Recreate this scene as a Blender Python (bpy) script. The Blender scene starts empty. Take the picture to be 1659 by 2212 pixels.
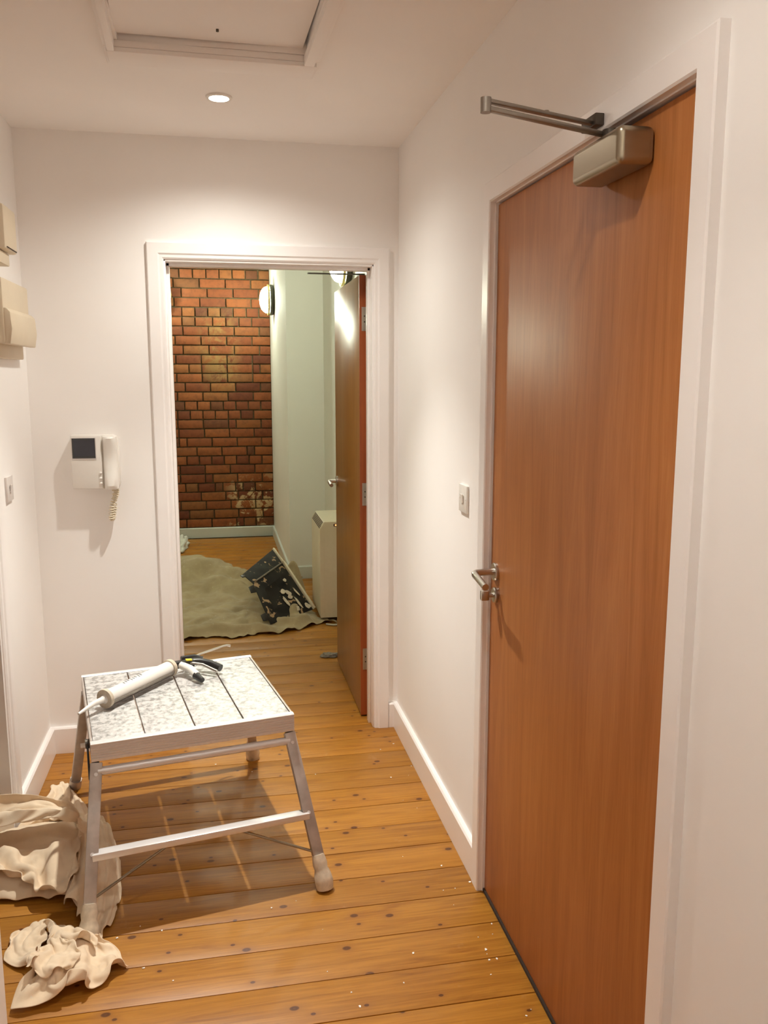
import bpy, bmesh, math, random, zlib, base64
import numpy as np
from mathutils import Vector, Matrix

# ------------------------------------------------------------------ camera, world, lights, exposure
scn = bpy.context.scene
C = scn.collection
cam_d = bpy.data.cameras.new('camera'); cam = bpy.data.objects.new('camera', cam_d); C.objects.link(cam)
cam_d.sensor_fit = 'VERTICAL'; cam_d.sensor_height = 36.0
cam_d.lens = 1834.4 / 2212 * 36.0; cam_d.clip_start = 0.05
YAW, PITCH, ROLL, EYE = 0.194, -0.1594, 0.0005, 1.5516
_f = Vector((math.sin(YAW) * math.cos(PITCH), math.cos(YAW) * math.cos(PITCH), math.sin(PITCH)))
_r = Vector((math.cos(YAW), -math.sin(YAW), 0)); _u = _r.cross(_f)
_r2 = _r * math.cos(ROLL) + _u * math.sin(ROLL); _u2 = -_r * math.sin(ROLL) + _u * math.cos(ROLL)
cam.matrix_world = Matrix(((_r2.x, _u2.x, -_f.x, 0), (_r2.y, _u2.y, -_f.y, 0), (_r2.z, _u2.z, -_f.z, EYE), (0, 0, 0, 1)))
scn.camera = cam

w = bpy.data.worlds.new('world'); scn.world = w; w.use_nodes = True
w.node_tree.nodes['Background'].inputs[0].default_value = (0.02, 0.018, 0.016, 1)
w.node_tree.nodes['Background'].inputs[1].default_value = 1.0
scn.view_settings.view_transform = 'Standard'; scn.view_settings.look = 'None'
scn.view_settings.gamma = 1.0; scn.view_settings.use_curve_mapping = False
scn.view_settings.exposure = 0.28
scn.cycles.max_bounces = 9; scn.cycles.diffuse_bounces = 8; scn.cycles.glossy_bounces = 3; scn.cycles.caustics_reflective = False; scn.cycles.adaptive_threshold = 0.12; scn.cycles.adaptive_min_samples = 20      # light rattles around the pale hall many times

HALL_TINT = (1.0, 0.985, 0.905)      # warm halogen downlights in the hall
ROOM_TINT = (0.93, 1.0, 0.80)      # greenish wall lamps in the far room
SPOT_W = 138.0
DOWNLIGHTS = [(0.04, 3.03, 1.0, True), (0.26, 1.08, 0.22, False)]
def spot(loc, watts, tilt, size, blend):
    d = bpy.data.lights.new('downlight_beam', 'SPOT'); o = bpy.data.objects.new('downlight_beam', d); C.objects.link(o)
    d.energy = watts; d.color = HALL_TINT; d.spot_size = math.radians(size); d.spot_blend = blend
    d.shadow_soft_size = 0.022; o.location = loc; o.rotation_euler = (math.radians(tilt), 0, 0)
for (x, y, k, seen), tilt in zip(DOWNLIGHTS, (-9, 0)):
    spot((x, y, 2.440), SPOT_W * k, tilt, 80, 1.0)             # the reflector's beam
    spot((x, y, 2.438), SPOT_W * 0.20 * (k + 0.20), 0, 152, 1.0)       # spill from the bare capsule

# ------------------------------------------------------------------ sizes of the place (metres)
XR, XL, YB, ZC = 0.755, -0.714, 3.538, 2.459
BRICK_Y = 8.28

# ------------------------------------------------------------------ material helpers
MATS = {}
def nmat(name):
    m = bpy.data.materials.new(name); m.use_nodes = True
    nt = m.node_tree; nt.nodes.clear()
    out = nt.nodes.new('ShaderNodeOutputMaterial'); b = nt.nodes.new('ShaderNodeBsdfPrincipled')
    nt.links.new(b.outputs[0], out.inputs[0]); MATS[name] = m
    return m, nt, b
def N(nt, t, **kw):
    n = nt.nodes.new(t)
    for k, v in kw.items():
        if k.startswith('i_'):
            key = k[2:]; key = int(key) if key.isdigit() else key
            n.inputs[key].default_value = v
        else: setattr(n, k, v)
    return n
def L(nt, a, b): nt.links.new(a, b)
def ramp(nt, fac, stops):
    r = N(nt, 'ShaderNodeValToRGB'); e = r.color_ramp.elements
    while len(e) > 1: e.remove(e[-1])
    e[0].position = stops[0][0]; e[0].color = (*stops[0][1], 1)
    for p, c in stops[1:]:
        q = e.new(p); q.color = (*c, 1)
    L(nt, fac, r.inputs[0]); return r.outputs[0]
def coords(nt, scale, kind='Object', rnd=0.0):
    tc = N(nt, 'ShaderNodeTexCoord'); mp = N(nt, 'ShaderNodeMapping'); mp.inputs['Scale'].default_value = scale
    src = tc.outputs[kind]
    if rnd:
        oi = N(nt, 'ShaderNodeObjectInfo'); mm = N(nt, 'ShaderNodeMath', operation='MULTIPLY'); mm.inputs[1].default_value = rnd
        L(nt, oi.outputs['Random'], mm.inputs[0])
        va = N(nt, 'ShaderNodeVectorMath', operation='ADD'); L(nt, src, va.inputs[0]); L(nt, mm.outputs[0], va.inputs[1]); src = va.outputs[0]
    L(nt, src, mp.inputs[0]); return mp.outputs[0]
def noise(nt, vec, scale, detail=3, rough=0.5, dist=0.0):
    n = N(nt, 'ShaderNodeTexNoise'); n.inputs['Scale'].default_value = scale; n.inputs['Detail'].default_value = detail
    n.inputs['Roughness'].default_value = rough; n.inputs['Distortion'].default_value = dist
    if vec is not None: L(nt, vec, n.inputs['Vector'])
    return n.outputs['Fac']
def mixc(nt, fac, a, b, mode='MIX'):
    m = N(nt, 'ShaderNodeMix', data_type='RGBA', blend_type=mode)
    for sock, v in ((m.inputs['Factor'], fac), (m.inputs['A'], a), (m.inputs['B'], b)):
        if isinstance(v, (tuple, list)): sock.default_value = (*v, 1) if len(v) == 3 else v
        elif isinstance(v, (int, float)): sock.default_value = v
        else: L(nt, v, sock)
    return m.outputs['Result']
def bump(nt, b, h, strength, dist=0.01):
    n = N(nt, 'ShaderNodeBump'); n.inputs['Strength'].default_value = strength; n.inputs['Distance'].default_value = dist
    L(nt, h, n.inputs['Height']); L(nt, n.outputs[0], b.inputs['Normal'])
def lin(c): return tuple((v / 255 / 12.92) if v / 255 <= 0.04045 else ((v / 255 + 0.055) / 1.055) ** 2.4 for v in c)

def plain(name, col, rough=0.5, metal=0.0, var=0.06, scale=40, bmp=0.0, spec=0.5, coat=0.0):
    m, nt, b = nmat(name)
    f = noise(nt, coords(nt, (1, 1, 1)), scale, 3)
    c = ramp(nt, f, [(0.3, tuple(x * (1 - var) for x in col)), (0.7, tuple(min(1, x * (1 + var)) for x in col))])
    L(nt, c, b.inputs['Base Color']); b.inputs['Roughness'].default_value = rough; b.inputs['Metallic'].default_value = metal
    b.inputs['Specular IOR Level'].default_value = spec; b.inputs['Coat Weight'].default_value = coat
    if bmp: bump(nt, b, f, bmp, 0.002)
    return m
plain('wall_paint', (0.905, 0.88, 0.86), 0.75, var=0.012, scale=3, spec=0.25)
plain('ceiling_paint', (0.92, 0.89, 0.865), 0.85, var=0.012, scale=3, spec=0.2)
plain('gloss_paint', (0.90, 0.865, 0.85), 0.28, var=0.012, scale=6, spec=0.5)
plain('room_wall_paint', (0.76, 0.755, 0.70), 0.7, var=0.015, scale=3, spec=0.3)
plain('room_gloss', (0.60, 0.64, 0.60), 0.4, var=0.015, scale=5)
plain('cream_plastic', (0.70, 0.62, 0.47), 0.45, var=0.02)
plain('meter_plastic', (0.68, 0.58, 0.43), 0.5, var=0.03, scale=8)
plain('white_plastic', (0.80, 0.77, 0.72), 0.35, var=0.01)
plain('grey_plastic', (0.68, 0.63, 0.60), 0.4, var=0.02)
plain('screen_glass', (0.055, 0.055, 0.066), 0.25, var=0.1, scale=5)
plain('screen_frame', (0.05, 0.05, 0.05), 0.4)
plain('steel', (0.56, 0.52, 0.47), 0.28, 1.0, var=0.05, scale=20)
plain('satin_nickel', (0.42, 0.37, 0.28), 0.30, 1.0, var=0.03, scale=10)
plain('dark_metal', (0.10, 0.085, 0.07), 0.4, 0.8, var=0.1)
plain('arm_metal', (0.30, 0.26, 0.22), 0.42, 0.9, var=0.06)
plain('aluminium', (0.80, 0.78, 0.78), 0.34, 0.30, var=0.02, scale=12)
plain('dull_aluminium', (0.48, 0.42, 0.38), 0.5, 0.55, var=0.12, scale=30)
plain('black_plastic', (0.022, 0.02, 0.02), 0.32, var=0.2)
plain('joint_dark', (0.035, 0.02, 0.012), 0.9)
plain('sub_floor', (0.04, 0.02, 0.01), 0.9)
plain('brass', (0.70, 0.58, 0.22), 0.3, 1.0, var=0.05)
plain('lamp_back', (0.10, 0.10, 0.075), 0.5, 0.3)
plain('mortar', (0.12, 0.085, 0.04), 0.95, var=0.25, scale=60, bmp=0.5)
plain('tape', (0.62, 0.53, 0.41), 0.55, var=0.15, scale=50, bmp=0.4)
plain('grey_cloth', (0.22, 0.19, 0.15), 0.95, var=0.3, scale=80)
plain('white_cloth', (0.62, 0.62, 0.56), 0.9, var=0.08)
plain('cable', (0.5, 0.48, 0.4), 0.5)
plain('red_neon', (0.8, 0.12, 0.02), 0.3)
MATS['red_neon'].node_tree.nodes['Principled BSDF'].inputs['Emission Color'].default_value = (1, 0.25, 0.08, 1)
MATS['red_neon'].node_tree.nodes['Principled BSDF'].inputs['Emission Strength'].default_value = 3
plain('yellow_tag', (0.75, 0.62, 0.03), 0.5)
plain('paint_fleck', (0.85, 0.82, 0.78), 0.6)
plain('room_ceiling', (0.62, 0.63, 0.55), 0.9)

def emis(name, col, s):
    m, nt, b = nmat(name)
    f = noise(nt, coords(nt, (1, 1, 1)), 4, 1)
    c = ramp(nt, f, [(0.0, tuple(x * 0.97 for x in col)), (1.0, col)])
    L(nt, c, b.inputs['Emission Color']); b.inputs['Base Color'].default_value = (*col, 1); b.inputs['Emission Strength'].default_value = s
emis('halogen', (1.0, 0.93, 0.82), 60)
emis('fill_glow', HALL_TINT, 30)  # glow of the added uplighter behind the viewer
emis('lamp_glass', ROOM_TINT, 104)

def floor_mat():
    m, nt, b = nmat('pine')
    v = coords(nt, (1, 1, 1), rnd=37.0)
    mp = N(nt, 'ShaderNodeMapping'); mp.inputs['Scale'].default_value = (1.1, 13, 13); L(nt, v, mp.inputs[0])
    g = noise(nt, mp.outputs[0], 2.0, 5, 0.6, 1.4)
    mp2 = N(nt, 'ShaderNodeMapping'); mp2.inputs['Scale'].default_value = (4, 150, 150); L(nt, v, mp2.inputs[0])
    g2 = noise(nt, mp2.outputs[0], 1.0, 3, 0.6, 0.3)
    c = ramp(nt, g, [(0.24, lin((124, 75, 18))), (0.40, lin((162, 107, 32))), (0.55, lin((180, 125, 42))), (0.74, lin((146, 89, 24)))])
    c = mixc(nt, 0.28, c, ramp(nt, g2, [(0.35, lin((138, 80, 26))), (0.65, lin((204, 140, 58)))]))
    oi = N(nt, 'ShaderNodeObjectInfo')
    c = mixc(nt, 0.7, c, ramp(nt, oi.outputs['Random'], [(0.0, (0.70, 0.66, 0.60)), (0.3, (1, 1, 1)), (0.6, (0.80, 0.74, 0.68)), (1.0, (1.0, 0.96, 0.88))]), 'MULTIPLY')
    # knots
    for sc, sx, thr, seed in ((5.2, 0.66, 0.036, 0.0), (7.5, 0.7, 0.030, 7.7)):
        mk = N(nt, 'ShaderNodeMapping'); mk.inputs['Scale'].default_value = (sx, 1.0, 0.0); mk.inputs['Location'].default_value = (seed, seed * 1.7, 0); L(nt, v, mk.inputs[0])
        wob = N(nt, 'ShaderNodeTexVoronoi', voronoi_dimensions='2D'); wob.inputs['Scale'].default_value = sc; wob.inputs['Randomness'].default_value = 1.0
        L(nt, mk.outputs[0], wob.inputs['Vector'])
        halo = ramp(nt, wob.outputs['Distance'], [(0.0, (1, 1, 1)), (thr * 2.4, (0.28, 0.28, 0.28)), (thr * 4.5, (0, 0, 0))])
        core = ramp(nt, wob.outputs['Distance'], [(0.0, (0.75, 0.75, 0.75)), (thr * 0.55, (0.95, 0.95, 0.95)), (thr, (0.8, 0.8, 0.8)), (thr * 1.25, (0, 0, 0))])
        keep = N(nt, 'ShaderNodeSeparateColor'); L(nt, wob.outputs['Color'], keep.inputs[0]); kk = ramp(nt, keep.outputs[0], [(0.22, (0, 0, 0)), (0.24, (1, 1, 1))])
        halo = mixc(nt, 1.0, halo, kk, 'MULTIPLY'); core = mixc(nt, 1.0, core, kk, 'MULTIPLY')
        c = mixc(nt, halo, c, lin((150, 96, 40)))
        c = mixc(nt, core, c, lin((84, 44, 18)))
    # pale scuffs of filler and paint dust
    sc = noise(nt, coords(nt, (1, 1, 1), rnd=11.0), 9, 4, 0.7)
    c = mixc(nt, ramp(nt, sc, [(0.66, (0, 0, 0)), (0.82, (0.30, 0.30, 0.30))]), c, lin((205, 170, 130)))
    L(nt, c, b.inputs['Base Color'])
    b.inputs['Roughness'].default_value = 0.42; b.inputs['Specular IOR Level'].default_value = 0.45
    bump(nt, b, g2, 0.08, 0.002)
floor_mat()

def veneer(name, cols, along='Z', rough=0.34, spec=0.5):
    m, nt, b = nmat(name)
    v = coords(nt, (9, 9, 0.75))
    g = noise(nt, v, 1.6, 5, 0.62, 1.6)
    v2 = coords(nt, (120, 120, 7)); g2 = noise(nt, v2, 1.0, 4, 0.65, 0.6)
    v3 = coords(nt, (2.2, 2.2, 0.5)); g3 = noise(nt, v3, 1.2, 2)
    c = ramp(nt, g, [(0.28, cols[0]), (0.5, cols[1]), (0.72, cols[2])])
    c = mixc(nt, 0.30, c, ramp(nt, g2, [(0.3, cols[0]), (0.7, cols[2])]))
    c = mixc(nt, 0.45, c, ramp(nt, g3, [(0.3, (0.86, 0.80, 0.76)), (0.7, (1, 1, 1))]), 'MULTIPLY')
    L(nt, c, b.inputs['Base Color']); b.inputs['Roughness'].default_value = rough; b.inputs['Specular IOR Level'].default_value = spec
    bump(nt, b, g2, 0.05, 0.001)
veneer('veneer', (lin((158, 96, 46)), lin((180, 114, 60)), lin((194, 130, 74))), rough=0.42, spec=0.35)
veneer('veneer_room', (lin((134, 90, 36)), lin((154, 106, 46)), lin((166, 118, 56))), rough=0.3, spec=0.2)
veneer('lipping', (lin((136, 62, 24)), lin((156, 76, 32)), lin((168, 88, 40))), rough=0.4)

def brick_mat():
    m, nt, b = nmat('brick')
    oi = N(nt, 'ShaderNodeObjectInfo')
    base = ramp(nt, oi.outputs['Random'], [(0.0, lin((100, 48, 24))), (0.22, lin((132, 70, 32))), (0.42, lin((144, 82, 38))), (0.6, lin((120, 62, 31))),
                                           (0.74, lin((140, 84, 40))), (0.88, lin((126, 80, 42))), (1.0, lin((92, 45, 26)))])
    g = noise(nt, coords(nt, (1, 1, 1), rnd=23.0), 22, 5, 0.65)
    c = mixc(nt, 0.75, base, ramp(nt, g, [(0.28, (0.55, 0.5, 0.46)), (0.55, (1, 1, 1)), (0.78, (1.0, 0.92, 0.8))]), 'MULTIPLY')
    # cement smears and paint splashes that sit on the brickwork (world-fixed stains)
    ge = N(nt, 'ShaderNodeNewGeometry')
    n2 = noise(nt, ge.outputs['Position'], 9, 4, 0.7, 0.5)
    sep = N(nt, 'ShaderNodeSeparateXYZ'); L(nt, ge.outputs['Position'], sep.inputs[0])
    def box(sock, lo, hi, soft):
        a = N(nt, 'ShaderNodeMapRange', interpolation_type='SMOOTHSTEP'); a.inputs[1].default_value = lo - soft; a.inputs[2].default_value = lo + soft; L(nt, sock, a.inputs[0])
        d = N(nt, 'ShaderNodeMapRange', interpolation_type='SMOOTHSTEP'); d.inputs[1].default_value = hi - soft; d.inputs[2].default_value = hi + soft; d.inputs[3].default_value = 1; d.inputs[4].default_value = 0; L(nt, sock, d.inputs[0])
        q = N(nt, 'ShaderNodeMath', operation='MULTIPLY'); L(nt, a.outputs[0], q.inputs[0]); L(nt, d.outputs[0], q.inputs[1]); return q.outputs[0]
    def mul(a, b_):
        q = N(nt, 'ShaderNodeMath', operation='MULTIPLY'); L(nt, a, q.inputs[0])
        if isinstance(b_, float): q.inputs[1].default_value = b_
        else: L(nt, b_, q.inputs[1])
        return q.outputs[0]
    cem = mul(mul(box(sep.outputs[0], -0.10, 0.20, 0.10), box(sep.outputs[2], 1.45, 2.1, 0.15)), ramp(nt, n2, [(0.42, (0, 0, 0)), (0.55, (1, 1, 1))]))
    c = mixc(nt, mul(cem, 0.8), c, lin((140, 108, 60)))
    spl = mul(mul(box(sep.outputs[0], 0.10, 0.60, 0.08), box(sep.outputs[2], 0.05, 0.55, 0.16)), ramp(nt, n2, [(0.53, (0, 0, 0)), (0.58, (1, 1, 1))]))
    c = mixc(nt, mul(spl, 0.85), c, lin((196, 172, 128)))
    L(nt, c, b.inputs['Base Color']); b.inputs['Roughness'].default_value = 0.8
    bump(nt, b, g, 0.5, 0.004)
brick_mat()

def cloth_mat(name, c0, c1, c2):
    m, nt, b = nmat(name)
    g = noise(nt, coords(nt, (1, 1, 1)), 7, 4, 0.6)
    c = ramp(nt, g, [(0.3, c0), (0.5, c1), (0.7, c2)])
    sp = noise(nt, coords(nt, (1, 1, 1)), 60, 2, 0.5)
    c = mixc(nt, ramp(nt, sp, [(0.70, (0, 0, 0)), (0.76, (0.5, 0.5, 0.5))]), c, (0.72, 0.69, 0.62))
    L(nt, c, b.inputs['Base Color']); b.inputs['Roughness'].default_value = 0.95; b.inputs['Specular IOR Level'].default_value = 0.1
    b.inputs['Sheen Weight'].default_value = 0.25
    wv = noise(nt, coords(nt, (1, 1, 1)), 420, 2, 0.5); bump(nt, b, wv, 0.25, 0.001)
cloth_mat('dust_cloth', lin((218, 196, 168)), lin((230, 209, 181)), lin((238, 220, 194)))
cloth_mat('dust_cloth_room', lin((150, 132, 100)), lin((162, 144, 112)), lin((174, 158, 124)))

def deck_mat():
    m, nt, b = nmat('deck_metal')
    v = coords(nt, (1, 1, 1), rnd=3.0)
    vo = N(nt, 'ShaderNodeTexVoronoi'); vo.inputs['Scale'].default_value = 58; L(nt, coords(nt, (1, 0.7, 1), rnd=3.0), vo.inputs['Vector'])
    n1 = noise(nt, v, 48, 5, 0.75)
    paint = ramp(nt, n1, [(0.40, (0.10, 0.10, 0.10)), (0.54, (1, 1, 1))])
    c = mixc(nt, paint, (0.40, 0.39, 0.38), (0.64, 0.62, 0.60))
    L(nt, c, b.inputs['Base Color'])
    inv = N(nt, 'ShaderNodeMapRange'); L(nt, paint, inv.inputs[0]); inv.inputs[3].default_value = 0.7; inv.inputs[4].default_value = 0.1
    L(nt, inv.outputs[0], b.inputs['Metallic']); b.inputs['Roughness'].default_value = 0.42
    bump(nt, b, vo.outputs['Distance'], 0.55, 0.004)
deck_mat()

def tray_mat():
    m, nt, b = nmat('tray_plastic')
    n1 = noise(nt, coords(nt, (1, 1, 1)), 17, 3, 0.6, 0.8)
    s = ramp(nt, n1, [(0.60, (0, 0, 0)), (0.63, (1, 1, 1))])
    n2 = noise(nt, coords(nt, (1, 1, 1)), 6, 2)
    c = mixc(nt, s, mixc(nt, ramp(nt, n2, [(0.4, (0, 0, 0)), (0.7, (1, 1, 1))]), (0.012, 0.009, 0.008), (0.035, 0.033, 0.026)), lin((172, 142, 108)))
    L(nt, c, b.inputs['Base Color']); b.inputs['Roughness'].default_value = 0.7; b.inputs['Specular IOR Level'].default_value = 0.25
tray_mat()

# ------------------------------------------------------------------ mesh helpers
class MB:
    def __init__(s): s.v = []; s.f = []
    def add(s, vs, fs):
        o = len(s.v); s.v += [tuple(p) for p in vs]; s.f += [tuple(i + o for i in q) for q in fs]; return s
    def box(s, x0, x1, y0, y1, z0, z1):
        return s.add([(x0, y0, z0), (x1, y0, z0), (x1, y1, z0), (x0, y1, z0), (x0, y0, z1), (x1, y0, z1), (x1, y1, z1), (x0, y1, z1)],
                     [(0, 3, 2, 1), (4, 5, 6, 7), (0, 1, 5, 4), (1, 2, 6, 5), (2, 3, 7, 6), (3, 0, 4, 7)])
    def tube(s, pts, r, seg=10, cap=True):
        pts = [Vector(p) for p in pts]; n = len(pts); rs = r if isinstance(r, (list, tuple)) else [r] * n
        rings = []; up = None
        for i, p in enumerate(pts):
            t = (pts[min(i + 1, n - 1)] - pts[max(i - 1, 0)]).normalized()
            if up is None:
                up = Vector((0, 0, 1)) if abs(t.z) < 0.9 else Vector((1, 0, 0))
            a = (up - t * up.dot(t)).normalized(); up = a; bb = t.cross(a)
            rings.append([p + (a * math.cos(q) + bb * math.sin(q)) * rs[i] for q in [2 * math.pi * k / seg for k in range(seg)]])
        vs = [p for rg in rings for p in rg]
        fs = [(i * seg + k, i * seg + (k + 1) % seg, (i + 1) * seg + (k + 1) % seg, (i + 1) * seg + k) for i in range(n - 1) for k in range(seg)]
        if cap: fs += [tuple(range(seg))[::-1], tuple((n - 1) * seg + k for k in range(seg))]
        return s.add(vs, fs)
    def bar(s, a, b, wd, th, side=(0, 0, 1)):
        """rectangular bar from a to b, width wd along 'side', thickness th across it"""
        a, b = Vector(a), Vector(b); t = (b - a).normalized(); sd = Vector(side); sd = (sd - t * sd.dot(t)).normalized(); o = t.cross(sd)
        vs = [p + sd * (i * wd / 2) + o * (j * th / 2) for p in (a, b) for i, j in ((-1, -1), (1, -1), (1, 1), (-1, 1))]
        return s.add(vs, [(3, 2, 1, 0), (4, 5, 6, 7), (0, 1, 5, 4), (1, 2, 6, 5), (2, 3, 7, 6), (3, 0, 4, 7)])
    def prism(s, poly, a, b, fn):
        """poly in (p,q), swept from a to b; fn(p,q,t)->xyz"""
        n = len(poly); vs = [fn(p, q, a) for p, q in poly] + [fn(p, q, b) for p, q in poly]
        fs = [(i, (i + 1) % n, n + (i + 1) % n, n + i) for i in range(n)] + [tuple(range(n))[::-1], tuple(range(n, 2 * n))]
        return s.add(vs, fs)
    def lathe(s, prof, fn, seg=24):
        """prof (r,h); fn(x,y,h)->xyz"""
        n = len(prof); vs = [fn(r * math.cos(2 * math.pi * k / seg), r * math.sin(2 * math.pi * k / seg), h) for r, h in prof for k in range(seg)]
        fs = [(i * seg + k, i * seg + (k + 1) % seg, (i + 1) * seg + (k + 1) % seg, (i + 1) * seg + k) for i in range(n - 1) for k in range(seg)]
        fs += [tuple(range(seg))[::-1], tuple((n - 1) * seg + k for k in range(seg))]
        return s.add(vs, fs)
    def build(s, name, mat, parent=None, bevel=0, smooth=False, loc=None, sharp=40, seg_=2):
        off = Vector((0, 0, 0))
        if parent is not None and loc is None:
            p = parent
            while p is not None: off += p.location; p = p.parent
        me = bpy.data.meshes.new(name); me.from_pydata([tuple(Vector(q) - off) for q in s.v], [], s.f)
        bm = bmesh.new(); bm.from_mesh(me); bmesh.ops.recalc_face_normals(bm, faces=bm.faces)
        if bevel:
            ed = [e for e in bm.edges if len(e.link_faces) == 2 and e.calc_face_angle(0) > math.radians(30)]
            bmesh.ops.bevel(bm, geom=ed, offset=bevel, segments=seg_, profile=0.5, affect='EDGES', clamp_overlap=True)
        bm.to_mesh(me); bm.free()
        me.materials.append(MATS[mat])
        o = bpy.data.objects.new(name, me); C.objects.link(o)
        if parent is not None: o.parent = parent
        if loc is not None: o.location = loc
        if seg_ > 2:
            wn = o.modifiers.new('even_normals', 'WEIGHTED_NORMAL'); wn.keep_sharp = True
        if smooth or bevel:
            for p in me.polygons: p.use_smooth = True
            try: me.set_sharp_from_angle(angle=math.radians(sharp))
            except Exception: pass
        return o
def tag(o, label=None, cat=None, group=None, kind=None):
    if label: o['label'] = label
    if cat: o['category'] = cat
    if group: o['group'] = group
    if kind: o['kind'] = kind
    return o
def thing(name, loc, label, cat, group=None, kind=None, rotz=0.0):
    o = bpy.data.objects.new(name, None); C.objects.link(o); o.location = loc; o.rotation_euler = (0, 0, rotz)
    o.empty_display_size = 0.1
    return tag(o, label, cat, group, kind)
def struct(o, label, cat): return tag(o, label, cat, kind='structure')
def copies(src, spots, parent):
    for p in spots:
        c = src.copy(); C.objects.link(c); c.parent = parent; c.location = p

rnd = random.Random(7)

# ------------------------------------------------------------------ structure: floor
fl = MB().box(-2.0, 0.88, -1.4, 8.40, -0.08, -0.024).build('floor', 'sub_floor')
struct(fl, 'varnished knotty pine floorboards running across the hallway', 'floor')
PW = 0.145
pl = MB().box(-1.40, 1.40, -PW / 2 + 0.0012, PW / 2 - 0.0012, -0.022, 0.0).build('plank', 'pine', fl, bevel=0.0012, loc=(0, 0, 0))
ys = []; y = 2.123 - 24 * PW + PW / 2
while y < 8.28: ys.append(y); y += PW
spots = [(-0.58, yy, rnd.uniform(-0.0008, 0.0)) for yy in ys]
pl.location = spots[0]; copies(pl, spots[1:], fl)
ff = MB()
for k in range(46):
    x = rnd.uniform(-0.55, 0.72); yy = rnd.choice([rnd.uniform(1.65, 3.4), rnd.uniform(1.65, 2.5)])
    if k < 22: x = 0.735 - abs(rnd.gauss(0, 0.07))
    r = rnd.uniform(0.0012, 0.0042); a0 = rnd.uniform(0, 6.28); n = 6
    pts = [(x + r * rnd.uniform(0.5, 1.3) * math.cos(a0 + 6.28 * q / n), yy + r * rnd.uniform(0.5, 1.6) * math.sin(a0 + 6.28 * q / n)) for q in range(n)]
    ff.prism(pts, 0.0, 0.0012, lambda p, q, t: (p, q, t))
tag(ff.build('paint_flecks', 'paint_fleck'), 'small flecks of white paint scattered over the hall floorboards', 'paint flecks', kind='stuff')

# ------------------------------------------------------------------ structure: hall walls and ceiling
def wall_x(name, x0, x1, y0, y1, z1, openings, mat, label):
    """wall slab normal to X between y0..y1 with door openings (ya,yb,zt)"""
    m = MB(); y = y0
    for a, b, zt in sorted(openings):
        m.box(x0, x1, y, a, 0, z1); m.box(x0, x1, a, b, zt, z1); y = b
    m.box(x0, x1, y, y1, 0, z1)
    return struct(m.build(name, mat), label, 'wall')
wall_x('wall_right', XR, XR + 0.12, -1.4, YB, 2.6, [(1.278, 2.280, 2.022)], 'wall_paint', 'cream painted right hallway wall around the wooden flush door')
wall_x('wall_left', XL - 0.12, XL, 1.90, YB, 2.6, [(1.98, 2.85, 2.03)], 'wall_paint', 'cream painted left hallway wall with the doorway at its near end')
struct(MB().box(-0.64, -0.520, -1.4, 1.90, 0, 2.6).build('wall_left_near', 'wall_paint'), 'white wall end at the lower left edge of the picture', 'wall')
m = MB(); m.box(-2.0, -0.19, YB, YB + 0.12, 0, 2.75); m.box(0.655, 0.92, YB, YB + 0.12, 0, 2.75); m.box(-0.19, 0.655, YB, YB + 0.12, 2.0, 2.75)
struct(m.build('wall_back', 'wall_paint'), 'cream end wall of the hallway with the open doorway', 'wall')
struct(MB().box(-2.0, 0.88, -1.5, -1.4, 0, 2.6).build('wall_near', 'wall_paint'), 'cream hallway wall behind the viewer', 'wall')
m = MB(); m.box(-2.0, -1.9, -1.4, YB, 0, 2.6)
struct(m.build('wall_side_room', 'wall_paint'), 'pale wall of the side room beyond the left doorway', 'wall')
# ceiling with a loft hatch opening
HX0, HX1, HY0, HY1 = -0.236, 0.286, 1.98, 2.600
m = MB()
m.box(-2.0, HX0, -1.5, YB, ZC, 2.62); m.box(HX1, 0.88, -1.5, YB, ZC, 2.62); m.box(HX0, HX1, -1.5, HY0, ZC, 2.62); m.box(HX0, HX1, HY1, YB, ZC, 2.62)
struct(m.build('ceiling', 'ceiling_paint'), 'cream hallway ceiling with loft hatch and recessed light', 'ceiling')
hatch = thing('loft_hatch', (0.025, 2.30, ZC), 'white square loft hatch with moulded frame in the hallway ceiling', 'hatch')
MB().box(HX0 + 0.004, HX1 - 0.004, HY0 + 0.004, HY1 - 0.006, 2.474, 2.495).build('panel', 'ceiling_paint', hatch)
def rail(name, x0, x1, y0, y1, steps):
    q = MB()
    for dx0, dx1, dy0, dy1, z0, z1 in steps: q.box(x0 + dx0, x1 + dx1, y0 + dy0, y1 + dy1, z0, z1)
    return q.build(name, 'ceiling_paint', hatch, bevel=0.003)
rail('frame_rail', HX0 - 0.03, HX1 + 0.045, HY1, HY1 + 0.145, [(0, 0, 0, 0, 2.441, 2.459), (0.008, -0.008, 0, -0.05, 2.428, 2.441)])
rail('frame_rail', HX0 - 0.03, HX1 + 0.045, HY0 - 0.06, HY0, [(0, 0, 0, 0, 2.443, 2.459), (0.008, -0.008, 0.012, 0, 2.434, 2.443)])
rail('frame_rail', HX0 - 0.03, HX0, HY0, HY1, [(0, 0, 0, 0, 2.441, 2.459), (0.010, 0, 0, 0, 2.428, 2.441)])
rail('frame_rail', HX1, HX1 + 0.045, HY0, HY1, [(0, 0, 0, 0, 2.441, 2.459), (0, -0.015, 0, 0, 2.428, 2.441)])
MB().lathe([(0.004, 2.474), (0.004, 2.468)], lambda a, b, h: (0.04 + a, 2.51 + b, h), 10).build('screw_head', 'dark_metal', hatch)
hatch.rotation_euler = (0, 0, math.radians(1.6))

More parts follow.
